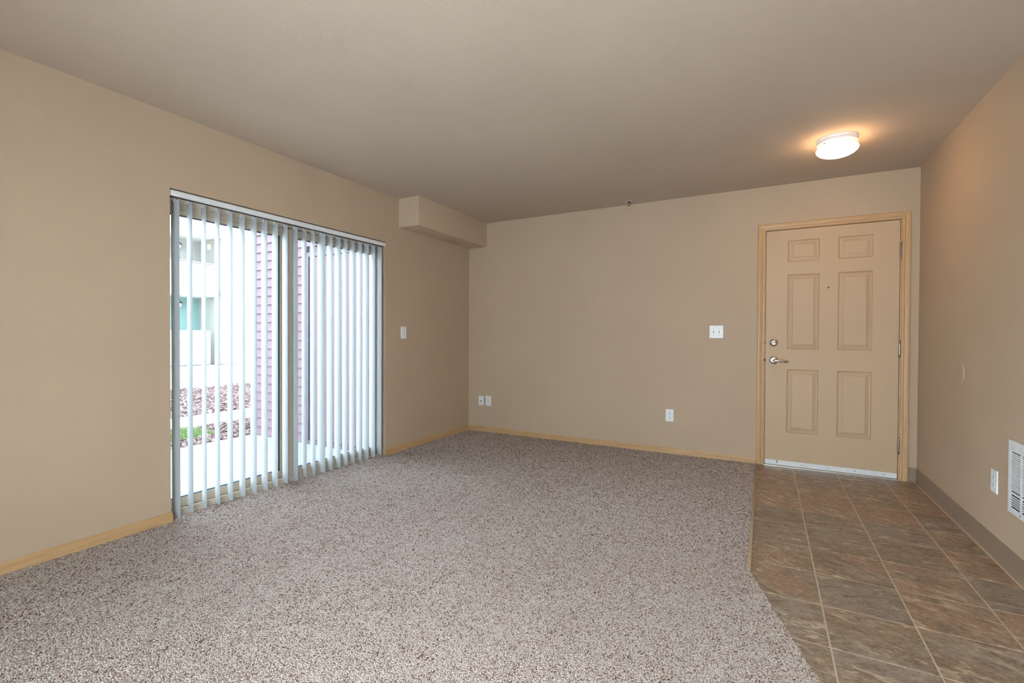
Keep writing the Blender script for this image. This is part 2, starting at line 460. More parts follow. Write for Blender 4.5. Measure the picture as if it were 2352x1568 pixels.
# ------------------------------------------------------------------ carpet: backing and tufts in one object
def carpet():
    P = []
    poly = [(0.0, 0.0)] + [(x - 0.0, y) for x, y in EDGE] + [(W, REAR_Y), (0.0, REAR_Y), (0.0, OY0 + .001), (-.0655, OY0 + .001), (-.0655, OY1 - .001), (0.0, OY1 - .001)]
    # tufts on a jittered grid, finer close to the viewer and within sight, coarse elsewhere
    def scatter(sp, keep):
        xs = np.arange(-0.065, W, sp); ys = np.arange(REAR_Y + .02, 0, sp)
        X, Y = np.meshgrid(xs, ys); X = X.ravel(); Y = Y.ravel()
        X = X + rng.uniform(-.5, .5, X.size) * sp; Y = Y + rng.uniform(-.5, .5, X.size) * sp
        ex = np.interp(-Y, [-e[1] for e in EDGE], [e[0] for e in EDGE])
        ok = ((X > 0.013) | ((X > -0.062) & (Y > OY0 + .006) & (Y < OY1 - .006))) & (X < ex - 0.002) & (Y < -0.013) & (X < W - .01)
        ok &= keep(X, Y)
        return np.stack([X[ok], Y[ok], np.full(ok.sum(), sp)], 1)
    dist = lambda X, Y: np.hypot(X - CAM[0], Y - CAM[1])
    front = lambda X, Y: (X - 0.976) * -0.50 + (Y + 4.153) * 0.87 > -0.45 - 0.0 * X     # strip just below the picture's lower edge
    bands = [(1.0, 2.0, .0047), (2.0, 2.6, .0053), (2.6, 3.3, .0062), (3.3, 4.2, .0074), (4.2, 9.0, .0088)]
    T = np.concatenate([scatter(sp_, lambda X, Y: front(X, Y) & (dist(X, Y) >= a_) & (dist(X, Y) < b_)) for a_, b_, sp_ in bands] +
                       [scatter(.016, lambda X, Y: ~front(X, Y) & (dist(X, Y) > .02))])
    n = len(T); sp = T[:, 2]
    # slow patches of darker and lighter pile (traffic and vacuum marks) shift the yarn mix and the lean
    u = 0.6 * np.sin(T[:, 0] * 2.1 + 1.3 * np.sin(T[:, 1] * 1.7)) + 0.5 * np.sin(T[:, 1] * 3.0 + T[:, 0] * 1.1)
    fl = np.sin(T[:, 0] * 41 + 3 * np.sin(T[:, 1] * 17)) * np.sin(T[:, 1] * 37 + 2.3 * np.sin(T[:, 0] * 23))
    yarn = np.clip(rng.beta(1.25, 0.90, n) + 0.03 * u + 0.07 * fl, 0, 1)
    h = sp * rng.uniform(0.26, 0.40, n) + 0.0007 * yarn
    la = u * 1.6 + rng.normal(0, 1.3, n)
    lean = rng.uniform(0.1, 0.6, n) * sp
    tx, ty = T[:, 0] + np.cos(la) * lean, T[:, 1] + np.sin(la) * lean
    r0 = sp * rng.uniform(0.62, 0.86, n); r1 = sp * rng.uniform(0.46, 0.70, n)
    ph = rng.uniform(0, 2 * math.pi, n)
    V = np.zeros((n, 6, 3), np.float32)
    for k in range(3):
        a = ph + k * 2 * math.pi / 3
        V[:, k] = np.stack([T[:, 0] + np.cos(a) * r0, T[:, 1] + np.sin(a) * r0, np.full(n, -0.004)], 1)
        V[:, 3 + k] = np.stack([tx + np.cos(a + .5) * r1, ty + np.sin(a + .5) * r1, h - 0.0035 + rng.uniform(-.08, .08, n) * sp], 1)
    V[:, :, 2] += 0.0
    F = []
    idx = np.arange(n)[:, None] * 6
    quads = np.concatenate([idx + np.array([[k, (k + 1) % 3, 3 + (k + 1) % 3, 3 + k]]) for k in range(3)], 0)
    tris = idx + np.array([[3, 4, 5]])
    # backing polygon
    nb = len(poly)
    back = np.array([(x, y, -0.0035) for x, y in poly], np.float32)
    allv = np.concatenate([V.reshape(-1, 3), back])
    nv = len(allv)
    loops = np.concatenate([quads.ravel(), tris.ravel(), np.arange(nv - nb, nv)])
    starts = np.concatenate([np.arange(len(quads)) * 4, len(quads) * 4 + np.arange(len(tris)) * 3, [len(quads) * 4 + len(tris) * 3]])
    totals = np.concatenate([np.full(len(quads), 4), np.full(len(tris), 3), [nb]])
    me = bpy.data.meshes.new('carpet')
    me.vertices.add(nv); me.vertices.foreach_set('co', allv.ravel())
    me.loops.add(len(loops)); me.loops.foreach_set('vertex_index', loops.astype(np.int32))
    me.polygons.add(len(starts)); me.polygons.foreach_set('loop_start', starts.astype(np.int32))
    me.polygons.foreach_set('loop_total', totals.astype(np.int32))
    me.update(calc_edges=True); me.validate()
    
    at = me.attributes.new('yarn', 'FLOAT', 'POINT')
    vals = np.concatenate([np.repeat(yarn, 6), np.full(nb, 0.32)]).astype(np.float32)
    at.data.foreach_set('value', vals)
    me.materials.append(MAT['carpet'])
    o = bpy.data.objects.new('carpet', me); COL.objects.link(o)
    return tag(o, 'speckled beige and brown pile carpet covering the living room floor', 'carpet', kind='stuff')
carpet()

# ------------------------------------------------------------------ baseboards, cove base
BB = [(0, -0.004), (0.012, -0.004), (0.012, 0.026), (0.0095, 0.030), (0.0105, 0.034), (0.0085, 0.043), (0.0045, 0.051), (0.003, 0.055), (0, 0.055)]
def base_left(name, ya, yb, label):
    bm = bmesh.new(); extrude(bm, BB, lambda u, z: (u, ya, z), lambda u, z: (u, yb, z))
    o = obj(name, bm, 'wood', origin=(0, (ya + yb) / 2, 0)); return o
def spin_to_y(o):
    """grain runs along local x: turn the mesh so its length lies on local x"""
    R = Matrix.Rotation(math.radians(90), 4, 'Z'); o.data.transform(R.inverted()); o.matrix_world = o.matrix_world @ R
    o.rotation_euler = (0, 0, math.radians(90)); return o
tag(spin_to_y(base_left('baseboard_left', OY0 + 0.006, REAR_Y + .003, '')), 'honey wood baseboard under the bare left wall, near the viewer', 'baseboard', kind='structure')
tag(spin_to_y(base_left('baseboard_left', -0.0125, OY1 - 0.004, '')), 'short honey wood baseboard between patio door and far corner', 'baseboard', kind='structure')
bm = bmesh.new(); extrude(bm, BB, lambda u, z: (0.0, -u, z), lambda u, z: (3.060, -u, z))
tag(obj('baseboard_back', bm, 'wood', origin=(1.5, 0, 0)), 'long honey wood baseboard along the back wall', 'baseboard', kind='structure')
CB = [(0, -0.003), (0.014, -0.003), (0.013, 0.001), (0.007, 0.006), (0.004, 0.016), (0.003, 0.10), (0.0015, 0.108), (0, 0.109)]
bm = bmesh.new(); extrude(bm, CB, lambda u, z: (W - u, -0.003, z), lambda u, z: (W - u, REAR_Y + .003, z))
cv = tag(obj('baseboard_right', bm, 'cove', smooth=True), 'brown vinyl cove base along the right wall', 'baseboard', kind='structure')
bm = bmesh.new(); cyl(bm, (W - 0.0145, -0.016, -0.0015), (W - 0.0145, REAR_Y + .01, -0.0015), 0.0042, n=8)
obj('caulk_bead', bm, 'caulk', cv)
bm = bmesh.new(); extrude(bm, CB, lambda u, z: (4.1145, -u, z), lambda u, z: (W - .003, -u, z))
tag(obj('baseboard_corner', bm, 'cove', smooth=True), 'small brown vinyl cove base piece between door casing and corner', 'baseboard', kind='structure')

# ------------------------------------------------------------------ entry door
dr = thing('door_1', (3.587, 0, 0), 'cream six-panel entry door with honey wood casing', 'door', kind='structure')
SX0, SX1, SZ0, SZ1 = 3.127, 4.048, 0.014, 2.046
SY = 0.0005                                          # face of the slab, flush with the wall
panels = [(3.290, 3.520, 1.770, 1.952), (3.650, 3.880, 1.770, 1.952), (3.290, 3.520, 1.018, 1.660), (3.650, 3.880, 1.018, 1.660),
          (3.290, 3.520, 0.300, 0.845), (3.650, 3.880, 0.300, 0.845)]
# slab: face grid with holes, then sides and back
def slab():
    bm = bmesh.new()
    xs = [SX0, 3.290, 3.520, 3.650, 3.880, SX1]; zs = [SZ0, .300, .845, 1.018, 1.660, 1.770, 1.952, SZ1]
    grid = {}
    for i, x in enumerate(xs):
        for k, z in enumerate(zs): grid[i, k] = bm.verts.new((x, SY, z))
    for i in range(5):
        for k in range(7):
            if i in (1, 3) and k in (1, 3, 5): continue
            bm.faces.new((grid[i, k], grid[i + 1, k], grid[i + 1, k + 1], grid[i, k + 1]))
    ret = bmesh.ops.extrude_edge_only(bm, edges=[e for e in bm.edges if len(e.link_faces) == 1 and
          (all(abs(v.co.x - SX0) < 1e-6 for v in e.verts) or all(abs(v.co.x - SX1) < 1e-6 for v in e.verts) or
           all(abs(v.co.z - SZ0) < 1e-6 for v in e.verts) or all(abs(v.co.z - SZ1) < 1e-6 for v in e.verts))])
    for g in ret['geom']:
        if isinstance(g, bmesh.types.BMVert): g.co.y = SY + 0.042
    b = [bm.verts.new(c) for c in ((SX0, SY + .042, SZ0), (SX1, SY + .042, SZ0), (SX1, SY + .042, SZ1), (SX0, SY + .042, SZ1))]
    bm.faces.new(b)
    return bm
sl = obj('door_slab', slab(), 'door', dr)
for a, b, c, d in panels:
    bm = bmesh.new()
    prof = [(0, 0), (0.003, 0.004), (0.006, 0.012), (0.012, 0.0145), (0.018, 0.0135), (0.038, 0.0050), (0.0405, 0.0015), (0.044, 0.0010)]
    rings = []
    for i, (ins, dep) in enumerate(prof):
        rings.append([bm.verts.new((x, SY + dep, z)) for x, z in ((a + ins, c + ins), (b - ins, c + ins), (b - ins, d - ins), (a + ins, d - ins))])
    for A, B in zip(rings, rings[1:]):
        for i in range(4): bm.faces.new((A[i], A[(i + 1) % 4], B[(i + 1) % 4], B[i]))
    bm.faces.new(rings[-1])
    bmesh.ops.recalc_face_normals(bm, faces=bm.faces[:])
    obj('panel', bm, 'door', sl)
# jambs and stops (wood, behind and beside the slab)
obj('jamb', boxes((DX0, SX0 - .0035, 0.0, 0.07, 0, DZ1)), 'wood', dr)
obj('jamb', boxes((SX1 + .0035, DX1, 0.0, 0.07, 0, DZ1)), 'wood', dr)
obj('jamb', boxes((SX0 - .0035, SX1 + .0035, 0.0, 0.07, SZ1 + .005, DZ1)), 'wood', dr)
obj('door_stop', boxes((SX0 - .004, SX1 + .004, 0.046, 0.073, SZ1 - .012, SZ1 + .005), (SX0 - .0035, SX0 + .01, .046, .073, 0, SZ1), (SX1 - .01, SX1 + .0035, .046, .073, 0, SZ1)), 'seal', dr)
# mitred casing
CP = [(0, 0), (0, .008), (.003, .0105), (.016, .0115), (.0185, .009), (.022, .0125), (.038, .0165), (.049, .0165), (.0535, .014), (.0545, .010), (.0545, 0)]
cx0, cx1, cz = 3.1165, 4.0585, 2.0535                  # inner edges
def casing(bm, kind):
    if kind == 'l': extrude(bm, CP, lambda u, h: (cx0 - u, -h, -0.001), lambda u, h: (cx0 - u, -h, cz + u))
    if kind == 'r': extrude(bm, CP, lambda u, h: (cx1 + u, -h, -0.001), lambda u, h: (cx1 + u, -h, cz + u))
    if kind == 't': extrude(bm, CP, lambda u, h: (cx0 - u, -h, cz + u), lambda u, h: (cx1 + u, -h, cz + u))
    return bm
def upright(o):
    """turn grain (local x) upright"""
    R = Matrix.Rotation(math.radians(-90), 4, 'Y'); o.data.transform(R.inverted()); o.rotation_euler = (0, math.radians(-90), 0); return o
upright(obj('casing', casing(bmesh.new(), 'l'), 'wood', dr, origin=(cx0, 0, 1)))
upright(obj('casing', casing(bmesh.new(), 'r'), 'wood', dr, origin=(cx1, 0, 1)))
obj('casing', casing(bmesh.new(), 't'), 'wood', dr, origin=(3.58, 0, cz))
# sweep, screws, threshold
sw = obj('door_sweep', boxes((SX0 + .004, SX1 - .002, -0.0035, SY + .0002, 0.010, 0.052), bevel=0.001), 'sweep', dr)
sw['label'] = 'white strip screwed along the door bottom'
for sx in (3.222, 3.406, 3.592, 3.776, 3.962):
    bm = bmesh.new(); lathe(bm, (sx, -0.0035, 0.032), (0, -1, 0), [(0.0035, -.0005), (0.0035, .0008), (0.002, .0016), (0, .0018)], 10)
    obj('screw', bm, 'socket', sw)
bm = bmesh.new(); lathe(bm, (3.222, -0.0035, 0.043), (0, -1, 0), [(0.006, -.0005), (0.0075, .003), (0.006, .007), (0.003, .0085), (0, .009)], 16)
obj('bumper_knob', bm, 'chrome', sw, smooth=True)
obj('threshold', boxes((SX0 - .003, SX1 + .003, -0.016, 0.045, -0.0022, 0.0075), bevel=0.002), 'alu', dr)
# peephole
bm = bmesh.new(); lathe(bm, (3.583, SY, 1.537), (0, -1, 0), [(0.006, -.001), (0.006, .0012), (0.0042, .0016), (0.004, .0006), (0, .0006)], 18)
obj('peephole', bm, 'socket', dr)
# deadbolt
db = obj('deadbolt', (lambda b: (lathe(b, (3.190, SY, 1.074), (0, -1, 0), [(0.033, -.001), (0.033, .004), (0.030, .009), (0.022, .013), (0.012, .0145), (0, .0145)], 32), b)[1])(bmesh.new()), 'chrome', dr, smooth=True)
bm = bmesh.new(); tube(bm, [(3.170, SY - .024, 1.069), (3.178, SY - .026, 1.071), (3.190, SY - .027, 1.074), (3.202, SY - .026, 1.077), (3.210, SY - .024, 1.079)], [(.007, .003), (.010, .005), (.012, .006), (.010, .005), (.007, .003)], 12)
cyl(bm, (3.190, SY - .013, 1.074), (3.190, SY - .027, 1.074), 0.007, n=14)
obj('thumb_turn', bm, 'chrome', db, smooth=True)
# lever
lv = obj('lever_rose', (lambda b: (lathe(b, (3.190, SY, 0.921), (0, -1, 0), [(0.0345, -.001), (0.0345, .004), (0.031, .009), (0.022, .012), (0.016, .0125), (0.0135, .016), (0.0125, .030), (0, .030)], 32), b)[1])(bmesh.new()), 'chrome', dr, smooth=True)
bm = bmesh.new()
tube(bm, [(3.190, SY - .028, .921), (3.190, SY - .044, .921), (3.194, SY - .054, .921), (3.206, SY - .059, .920), (3.226, SY - .059, .918), (3.255, SY - .056, .915), (3.282, SY - .051, .912), (3.296, SY - .047, .911)],
     [(.0115, .0115), (.0115, .0115), (.0115, .0115), (.0085, .0115), (.0065, .0105), (.0055, .0095), (.005, .009), (.003, .006)], 14)
obj('lever_handle', bm, 'chrome', lv, smooth=True)
# latch and strike plates on the lock edge
for zz, hh in ((0.921, 0.024), (1.074, 0.008)):
    obj('strike_plate', boxes((3.1165, 3.1275, -0.0008, 0.004, zz - hh / 2, zz + hh / 2)), 'socket', dr)
# hinges
for k, zc in enumerate((1.805, 1.032, 0.270)):
    bm = bmesh.new(); c = (4.0525, -0.006, zc - .0605)
    lathe(bm, c, (0, 0, 1), [(0, -.006), (.003, -.006), (.0055, -.004), (.0075, -.001), (.0075, .022), (.0066, .0225), (.0066, .0235), (.0075, .024),
          (.0075, .097), (.0066, .0975), (.0066, .0985), (.0075, .099), (.0075, .121), (.0055, .124), (.003, .127), (0, .127)], 18)
    hg = obj('hinge', bm, 'nickel', dr, smooth=True)
    obj('hinge_leaf', boxes((4.0455, 4.0500, -0.0010, 0.01, zc - .05, zc + .05)), 'nickel', hg)

# ------------------------------------------------------------------ sliding patio door in the left wall
pd = thing('door_2', (-0.1, (OY0 + OY1) / 2, 0), 'almond framed sliding glass patio door behind the vertical blinds', 'door', kind='structure')
fo = (-0.148, -0.066)                               # frame depth range in x
obj('frame_head', boxes((fo[0], fo[1], OY0, OY1, 1.935, OZ1)), 'frame', pd)
obj('head_track', boxes((-0.116, -0.103, OY0 + .02, OY1 - .02, 1.902, 1.935)), 'frame', pd)
obj('frame_sill', boxes((fo[0], fo[1], OY0, OY1, -0.035, 0.030), (-0.075, -0.066, OY0, OY1, 0.030, 0.040)), 'frame', pd)
obj('frame_jamb', boxes((fo[0], fo[1], OY0, OY0 + .012, 0.03, 1.935)), 'frame', pd)
obj('frame_jamb', boxes((fo[0], fo[1], OY1 - .022, OY1, 0.03, 1.935)), 'frame', pd)
def sash(name, xa, xb, ya, yb, stl, str_):
    s = thing(name, ((xa + xb) / 2, (ya + yb) / 2, .03)); s.parent = pd
    s.matrix_world = Matrix.Translation(((xa + xb) / 2, (ya + yb) / 2, .03)); s.location = Vector(((xa + xb) / 2, (ya + yb) / 2, .03)) - pd.matrix_world.translation
    zb, zt = 0.090, 1.872
    obj('stile', boxes((xa, xb, ya, ya + stl, .032, 1.930), bevel=.002), 'frame', s)
    obj('stile', boxes((xa, xb, yb - str_, yb, .032, 1.930), bevel=.002), 'frame', s)
    obj('rail', boxes((xa, xb, ya + stl, yb - str_, .032, zb), bevel=.002), 'frame', s)
    obj('rail', boxes((xa, xb, ya + stl, yb - str_, zt, 1.930), bevel=.002), 'frame', s)
    xm = (xa + xb) / 2; g0, g1 = ya + stl, yb - str_; w = .007
    obj('glazing_seal', boxes((xm - .009, xm + .009, g0, g1, zb, zb + w), (xm - .009, xm + .009, g0, g1, zt - w, zt), (xm - .012, xm + .012, g0, g1, zt - .001, zt + .006),
        (xm - .009, xm + .009, g0, g0 + w, zb, zt), (xm - .009, xm + .009, g1 - 2.2 * w, g1, zb, zt)), 'seal', s)
    obj('pane', boxes((xm - .003, xm + .003, g0, g1, zb, zt)), 'glass', s)
    return s
sash('sliding_sash', -0.143, -0.112, OY0 + .012, -2.345, .032, .055)
ss = sash('fixed_sash', -0.104, -0.073, -2.365, OY1 - .022, .055, .045)
ss['label'] = 'right-hand glass leaf on the room side'

# ------------------------------------------------------------------ vertical blind
vb = thing('vertical_blind', (-0.055, (OY0 + OY1) / 2, 0.0), 'white vertical slat blind hanging half open across the patio door', 'blind')
hr = boxes((-0.046, 0.0, OY0 + .0035, OY1 - .0035, 1.953, 1.987))
bmesh.ops.bevel(hr, geom=[e for e in hr.edges if abs(e.verts[0].co.y - e.verts[1].co.y) > .5], offset=.004, segments=3, affect='EDGES', profile=.5)
hro = obj('head_rail', hr, 'white', vb, smooth=True)
obj('rail_channel', boxes((-0.040, -0.014, OY0 + .008, OY1 - .008, 1.9515, 1.9535)), 'socket', hro)
obj('mounting_channel', boxes((-0.064, -0.046, OY0 + .004, OY1 - .004, 1.962, 1.990)), 'frame', vb)
VY = [-3.151, -3.070, -2.987, -2.905, -2.822, -2.739, -2.658, -2.576, -2.495, -2.412, -2.329, -2.247, -2.167, -2.087, -2.004, -1.923, -1.844, -1.766, -1.685, -1.608, -1.528, -1.448]
VA = [-2, 9, 12, 11, 10, 8, 7, 8, 9, 11, 7, 15, 15, -1, 11, 10, 14, 14, 14, 8, 10, 8]
def vane_mesh():
    """curved slat; local x = width (outer edge at +x), z = 0 at bottom"""
    bm = bmesh.new(); n = 10; w = 0.089; th = 0.0011; z0, z1 = 0.012, 1.938
    rows = []
    for z in (z0, z1 - .02, z1):
        A, B = [], []
        for i in range(n + 1):
            t = i / n; x = (t - .5) * w
            y = 0.0060 * (1 - (2 * t - 1) ** 2) - 0.003
            A.append(bm.verts.new((x, y - th / 2, z))); B.append(bm.verts.new((x, y + th / 2, z)))
        rows.append(A + B[::-1])
    m = len(rows[0])
    for R0, R1 in zip(rows, rows[1:]):
        for i in range(m): bm.faces.new((R0[i], R0[(i + 1) % m], R1[(i + 1) % m], R1[i]))
    bm.faces.new(rows[0][::-1]); bm.faces.new(rows[-1])
    bmesh.ops.recalc_face_normals(bm, faces=bm.faces[:])
    for f in bm.faces: f.smooth = True
    for e in bm.edges:
        if len(e.link_faces) == 2 and e.calc_face_angle(0) > math.radians(38): e.smooth = False
    me = bpy.data.meshes.new('vane'); bm.to_mesh(me); bm.free(); me.materials.append(MAT['vane']); return me
def clip_mesh():
    bm = boxes((-.007, .007, -.0030, .0045, 1.926, 1.944), (-.003, .003, -.002, .002, 1.944, 1.957))
    me = bpy.data.meshes.new('hanger_clip'); bm.to_mesh(me); bm.free(); me.materials.append(MAT['white']); return me
VM, CM = vane_mesh(), clip_mesh()
for k, (y, a) in enumerate(zip(VY, VA)):
    v = bpy.data.objects.new('vane', VM); COL.objects.link(v); v.parent = vb
    v.location = (0.012, y - (OY0 + OY1) / 2, random.uniform(-.002, .002))
    # local +x points outside (-X world), swung by the measured angle toward the far wall
    v.rotation_euler = (random.uniform(-.001, .001), 0, math.radians(180 - a))
    c = bpy.data.objects.new('hanger_clip', CM); COL.objects.link(c); c.parent = v

# ------------------------------------------------------------------ ceiling lamp
LC = (3.533, -0.907)
lp = thing('ceiling_lamp', (LC[0], LC[1], H), 'lit round flush ceiling lamp with white base above the entry', 'lamp')
bm = bmesh.new(); lathe(bm, (LC[0], LC[1], H), (0, 0, -1), [(0, 0), (.117, 0), (.117, .008), (.111, .012), (.111, .020), (.114, .023), (.114, .032), (.109, .036), (.109, .054), (.100, .058), (0, .058)], 48)
pan = obj('lamp_base', bm, 'whitemetal', lp, smooth=True)
bm = bmesh.new(); lathe(bm, (LC[0], LC[1], H), (0, 0, -1), [(.0995, .0585), (.113, .060), (.119, .065), (.119, .071), (.114, .081), (.102, .093), (.083, .103), (.057, .110), (.028, .1135), (0, .1145)], 48)
obj('lamp_shade', bm, 'lampglass', lp, smooth=True)
for t in (3.95, 3.95 + 2.094, 3.95 + 4.189):
    bm = bmesh.new(); d = Vector((math.cos(t), math.sin(t), 0)); c = Vector((LC[0], LC[1], H - .046))
    cyl(bm, c + d * .107, c + d * .115, .0035, n=10); obj('thumb_screw', bm, 'nickel', pan)

# ------------------------------------------------------------------ fire sprinkler
sk = thing('fire_sprinkler', (1.949, -0.14, H), 'small ceiling fire sprinkler head by the back wall', 'sprinkler')
bm = bmesh.new(); lathe(bm, (1.949, -.14, H), (0, 0, -1), [(0, 0), (.034, 0), (.036, .003), (.030, .010), (.018, .013), (.012, .012), (0, .012)], 28)
obj('escutcheon', bm, 'ceil', sk, smooth=True)
bm = bmesh.new(); cyl(bm, (1.949, -.14, H - .012), (1.949, -.14, H - .024), .009, .007, 14)
obj('nozzle', bm, 'socket', sk, smooth=True)
for s in (-1, 1):
    bm = bmesh.new(); tube(bm, [(1.949 + s * .007, -.14, H - .018), (1.949 + s * .013, -.14, H - .030), (1.949 + s * .009, -.14, H - .043), (1.949, -.14, H - .048)], .0028, 8)
    obj('frame_arm', bm, 'brass', sk)
bm = bmesh.new(); lathe(bm, (1.949, -.14, H - .046), (0, 0, -1), [(0, 0), (.014, .002), (.014, .004), (0, .005)], 16)
obj('deflector', bm, 'brass', sk)

# ------------------------------------------------------------------ wall plates (all built facing -Y, then turned)
def plate_obj(o0, facing, bm, name, mat, parent, smooth=False):
    """bm in plate coordinates: x right, z up, -y out of the wall"""
    if facing == 'left': bmesh.ops.rotate(bm, verts=bm.verts[:], cent=(0, 0, 0), matrix=Matrix.Rotation(math.radians(90), 3, 'Z'))
    if facing == 'right': bmesh.ops.rotate(bm, verts=bm.verts[:], cent=(0, 0, 0), matrix=Matrix.Rotation(math.radians(-90), 3, 'Z'))
    bmesh.ops.translate(bm, verts=bm.verts[:], vec=Vector(o0))
    return obj(name, bm, mat, parent, smooth=smooth)
def cover(w, h, d=0.0055):
    bm = bmesh.new(); v = box(bm, -w / 2, w / 2, -d, 0, -h / 2, h / 2)
    bmesh.ops.bevel(bm, geom=[e for e in bm.edges if all(q.co.y < -.001 for q in e.verts)], offset=.0025, segments=2, affect='EDGES', profile=.6)
    return bm
def pscrew(t, o, fc, x, z, y=-.0055):
    bm = bmesh.new(); lathe(bm, (x, y, z), (0, -1, 0), [(.003, -.001), (.003, .0004), (.002, .001), (0, .001)], 10); plate_obj(o, fc, bm, 'screw', 'grey', t)
def duplex(o, fc, label):
    t = thing('power_outlet', o, label, 'outlet'); plate_obj(o, fc, cover(.072, .117), 'cover_plate', 'white', t)
    for s in (-1, 1):
        bm = bmesh.new(); lathe(bm, (0, -.0055, s * .0195), (0, -1, 0), [(.0175, -.001), (.0170, .0012), (0, .0012)], 24)
        for v in bm.verts: v.co.z = s * .0195 + max(-.0135, min(.0135, v.co.z - s * .0195))
        f = plate_obj(o, fc, bm, 'receptacle', 'white', t)
        for sx, hh in ((-.0063, .0085), (.0063, .0075)):
            plate_obj(o, fc, boxes((sx - .0012, sx + .0012, -.0072, -.0060, s * .0195 + .002 - hh / 2 + .001, s * .0195 + .002 + hh / 2 + .001)), 'slot', 'socket', f)
        bm = bmesh.new(); cyl(bm, (0, -.006, s * .0195 - .008), (0, -.0072, s * .0195 - .008), .0028, n=12); plate_obj(o, fc, bm, 'ground_hole', 'socket', f)
    pscrew(t, o, fc, 0, 0); return t
def toggle_switch(o, fc, xs, label):
    t = thing('light_switch', o, label, 'light switch')
    w = .072 if len(xs) == 1 else .116
    plate_obj(o, fc, cover(w, .116), 'cover_plate', 'white', t)
    for x in xs:
        plate_obj(o, fc, boxes((x - .0052, x + .0052, -.0060, -.0050, -.0122, .0122)), 'toggle_slot', 'grey', t)
        bm = bmesh.new()
        extrude(bm, [(-.006, -.002), (-.006, .006), (-.0155, .0115), (-.0160, .0060)], lambda u, z: (x - .004, u, z), lambda u, z: (x + .004, u, z))
        plate_obj(o, fc, bm, 'toggle', 'white', t)
        for z in (-.030, .030): pscrew(t, o, fc, x, z)
    return t
toggle_switch((0, -1.153, 1.1515), 'left', [0.0], 'single white light switch between the patio door and the corner')
toggle_switch((2.728, 0, 1.169), 'back', [-.023, .023], 'white double light switch on the back wall near the door')
duplex((2.320, 0, 0.365), 'back', 'white duplex power outlet low on the back wall')
duplex((W, -1.398, 0.387), 'right', 'white power outlet on the right wall beside the heater')
o = (0.180, 0, 0.360)
t = thing('cable_jack', o, 'white cable jack plate with dark socket, nearest the far corner', 'wall plate')
plate_obj(o, 'back', cover(.070, .108), 'cover_plate', 'white', t)
bm = bmesh.new(); lathe(bm, (0, -.0055, -.006), (0, -1, 0), [(.0075, -.001), (.0075, .002), (.0048, .0025), (.0048, .009), (.002, .009), (.002, .004), (0, .004)], 16)
plate_obj(o, 'back', bm, 'coax_connector', 'socket', t)
for z in (-.036, .036): pscrew(t, o, 'back', 0, z)
o = (0.279, 0, 0.3645)
t = thing('phone_jack', o, 'plain white phone jack plate right of the cable jack', 'wall plate')
plate_obj(o, 'back', cover(.073, .116), 'cover_plate', 'white', t)
jk = plate_obj(o, 'back', boxes((-.011, .011, -.0085, -.005, -.014, .010), bevel=.001), 'jack_body', 'white', t)
plate_obj(o, 'back', boxes((-.006, .006, -.0088, -.0080, -.009, .001)), 'jack_opening', 'grey', jk)
for z in (-.036, .036): pscrew(t, o, 'back', 0, z)
# painted round blank cover on the right wall
o = (W, -0.899, 0.907)
bm = bmesh.new(); lathe(bm, (0, 0, 0), (0, -1, 0), [(.062, 0), (.062, .003), (.0605, .0048), (.055, .0052), (0, .0052)], 48)
pl = plate_obj(o, 'right', bm, 'round_cover_plate', 'wall', None, smooth=True)
tag(pl, 'round beige painted cover plate flush on the right wall', 'cover plate')

# ------------------------------------------------------------------ wall heater
HY0, HY1, HZ0, HZ1 = -1.592, -1.844, 0.297, 0.638
ht = thing('wall_heater', (W, (HY0 + HY1) / 2, HZ0), 'white louvred electric wall heater at the right edge', 'heater')
D = 0.016; X = W
cols = [(-1.617, -1.712), (-1.724, -1.819)]
GU, GL = (0.399, 0.588), (0.325, 0.388)
fp = [(X - D, X - .012, HY1, HY0, HZ0, GL[0]), (X - D, X - .012, HY1, HY0, GU[1], HZ1), (X - D, X - .012, HY1, HY0, GL[1], GU[0])]
yspans = [(HY0, cols[0][0]), (cols[0][1], cols[1][0]), (cols[1][1], HY1)]
for za, zb in (GL, GU):
    for ya, yb in yspans: fp.append((X - D, X - .012, min(ya, yb), max(ya, yb), za, zb))
bm = bmesh.new()
for b in fp: box(bm, *b)
bmesh.ops.remove_doubles(bm, verts=bm.verts[:], dist=1e-5)
obj('cover', bm, 'whitemetal', ht)
obj('cover_edge', boxes((X - .0125, X - .0005, HY1, HY1 + .002, HZ0, HZ1), (X - .0125, X - .0005, HY0 - .002, HY0, HZ0, HZ1),
    (X - .0125, X - .0005, HY1, HY0, HZ0, HZ0 + .002), (X - .0125, X - .0005, HY1, HY0, HZ1 - .002, HZ1)), 'whitemetal', ht)
obj('heater_box', boxes((X - .004, X - .001, HY1 + .004, HY0 - .004, HZ0 + .004, HZ1 - .004)), 'dark', ht)
lm = None
def louvre(yc, z, hgt, src):
    loc = (X - .010, yc, z)
    if src is None:
        bm = bmesh.new()
        for v in box(bm, X - .0155, X - .0125, yc - .0478, yc + .0478, z - hgt / 2, z + hgt / 2): pass
        return obj('louvre', bm, 'whitemetal', ht, origin=loc)
    return copy_part(src, ht, loc)
for ci, (ya, yb) in enumerate(cols):
    yc = (ya + yb) / 2
    for k in range(19):
        z = GU[0] + (GU[1] - GU[0]) * (k + 1) / 20 + .0004
        lm = louvre(yc, z, .0070, lm)
lb = None
for ci, (ya, yb) in enumerate(cols):
    yc = (ya + yb) / 2
    for k in range(5):
        z = GL[0] + (GL[1] - GL[0]) * (k + 1) / 6
        lb = louvre(yc, z, .0058, lb)
for yy, zz in ((-1.640, .605), (-1.718, .617), (-1.718, .311), (-1.796, .605)):
    bm = bmesh.new(); lathe(bm, (X - D, yy, zz), (-1, 0, 0), [(.0042, -.001), (.0042, .0008), (.0025, .002), (0, .002)], 10)
    obj('screw', bm, 'chrome', ht)

